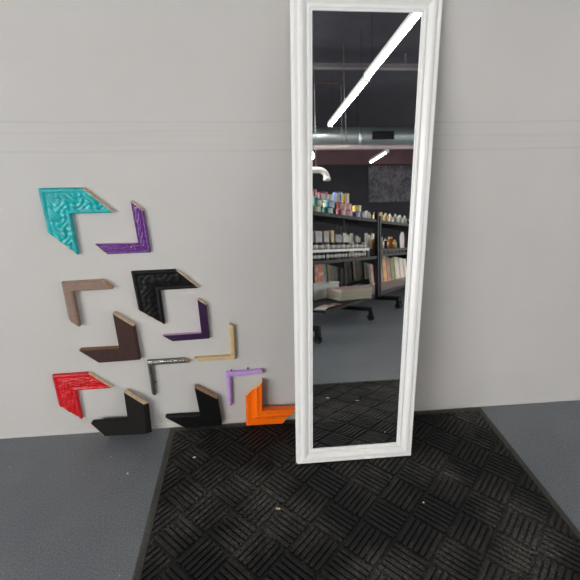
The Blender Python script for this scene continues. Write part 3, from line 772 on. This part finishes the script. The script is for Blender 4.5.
# canvases: on the trolley, behind; on the far rack deck; in the near bay
PAL = [((168, 142, 96), (120, 96, 66), (206, 190, 150)), ((136, 160, 190), (90, 110, 120), (196, 206, 214)), ((84, 80, 60), (130, 110, 80), (170, 150, 120)), ((150, 170, 190), (110, 130, 110), (220, 220, 210)),
       ((110, 84, 64), (60, 54, 50), (160, 130, 100)), ((60, 66, 66), (110, 118, 116), (160, 166, 160))]
nmc = ['golden brown', 'sky blue', 'dark umber', 'pale blue green', 'deep brown', 'slate green']
for i in range(16):
    s = .62+.155*i; k = i % 6
    slab('canvas', s, -.95-.03*(i % 3), .1915, .145, .03, .40+.03*((i*5) % 3), [art_mat('canvas_art_%d' % i, PAL[k], 5+i % 4), M_edge],
         '%s painted canvas, %s from the left on the low trolley' % (nmc[k], ordn[i]), 'canvas', 'canvases on the low trolley', tilt=.06)
slab('canvas', .19, -.95, .1915, .36, .03, .46, [art_mat('red_art', [(150, 60, 46), (206, 130, 96), (232, 206, 176)], 13), M_edge], 'large canvas with rust red marks and cream border at the trolley left end', 'canvas', None, tilt=.05)
slab('canvas', .45, -.98, .1915, .13, .03, .46, [art_mat('green_art', [(90, 110, 100), (130, 150, 150), (160, 176, 180)], 8), M_edge], 'grey green canvas beside the rust red canvas on the trolley', 'canvas', None, tilt=.05)
PB = [((120, 40, 40), (190, 120, 90), (226, 200, 170), 'brick red'), ((190, 60, 70), (226, 170, 60), (120, 60, 50), 'red and yellow'), ((206, 160, 70), (170, 60, 80), (226, 200, 150), 'golden pink'), ((96, 120, 50), (130, 150, 70), (90, 90, 50), 'olive green'),
      ((236, 214, 192), (240, 226, 210), (220, 190, 170), 'cream'), ((230, 206, 190), (244, 232, 220), (214, 184, 170), 'pale peach'), ((226, 200, 180), (238, 220, 204), (206, 176, 160), 'blush')]
sB = [(.95, .1, 0), (1.30, .16, 0), (1.50, .16, 1), (1.68, .14, 2), (1.88, .18, 3), (2.12, .22, 4), (2.36, .2, 5), (2.58, .16, 6)]
for i, (s, w, k) in enumerate(sB):
    slab('canvas', s, -.44, .1915, w, .03, .36+.02*(i % 2), [art_mat('deck_art_%d' % i, PB[k][:3], 7), M_edge], '%s canvas, %s from the left on the far rack base deck' % (PB[k][3], ordn[i]), 'canvas', 'canvases on the far rack base deck', tilt=.1)

# near rack base deck: storage bin, stack of pads, loose magazines
bn = thing('storage_bin', 'pale grey open storage bin behind the paper stack on the base deck', 'bin', W(-.48, -.545, .1605), (0, 0, RZ))
b = MB()
w_, d_, h_ = .345, .085, .165
b.box(-w_, w_, -d_, d_, 0, .006); b.box(-w_, w_, d_-.006, d_, .006, h_); b.box(-w_, w_, -d_, -d_+.006, .006, h_); b.box(-w_, -w_+.006, -d_+.006, d_-.006, .006, h_); b.box(w_-.006, w_, -d_+.006, d_-.006, .006, h_)
b.build('bin_body', paint('pale_grey_plastic', (198, 200, 198), .45, .03, 10), bn)
b = MB(); b.box(-w_-.006, w_+.006, d_, d_+.008, h_-.015, h_); b.box(-w_-.006, w_+.006, -d_-.008, -d_, h_-.015, h_); b.build('rim', paint('pale_grey_plastic', (198, 200, 198)), bn)
M_pg = paint('cream_page_edges', (222, 218, 196), .7, .06, 200, stretch=(1, 1, 30))
for i in range(3):
    root = thing('paper_pad_pack', '%s thick pack of cream paper with reddish cover, in the stack on the base deck' % ['bottom', 'middle', 'topmost'][i], 'paper pack', W(-.435+.006*i, -.19, .1613+i*.0402), (0, 0, RZ+.585-.03*i), 'paper packs stacked on the base deck')
    b = MB(); b.box(-.21, .21, -.155, .155, .0, .037); b.build('pages', M_pg, root, bevel=.003)
    b = MB(); b.box(-.212, .212, -.157, .157, .037, .0395); b.build('cover', art_mat('pack_cover_%d' % i, [(176, 92, 88), (214, 176, 170), (228, 214, 208)], 10), root)
mg_ = [(-1.30, -.09, .15, .11, (226, 222, 214), 'white'), (-1.14, -.12, .13, .1, (190, 160, 148), 'pinkish'), (-1.0, -.09, .12, .085, (120, 72, 60), 'brown')]
for i, (s, off, a_, c_, col, n_) in enumerate(mg_):
    b = MB(); b.box(-a_/2, a_/2, -c_/2, c_/2, 0, .006+.002*i)
    o = b.build('magazine', art_mat('mag_%d' % i, [col, tuple(int(x*.9) for x in col), (232, 228, 222)], 12), bevel=.001); put(o, s, off, .1605, .3*(i-1)); tag(o, '%s magazine lying flat on the base deck' % n_, 'magazine')

# ------------------------------------------------------------------ world + view
w = bpy.data.worlds.new('world'); SC.world = w; w.use_nodes = True
w.node_tree.nodes['Background'].inputs[0].default_value = (.5, .55, .6, 1); w.node_tree.nodes['Background'].inputs[1].default_value = .3
SC.view_settings.view_transform = 'Standard'; SC.view_settings.look = 'None'; SC.view_settings.gamma = 1; SC.view_settings.exposure = 0.35
SC.view_settings.use_curve_mapping = False
SC.cycles.max_bounces = 10; SC.cycles.diffuse_bounces = 5; SC.cycles.glossy_bounces = 5
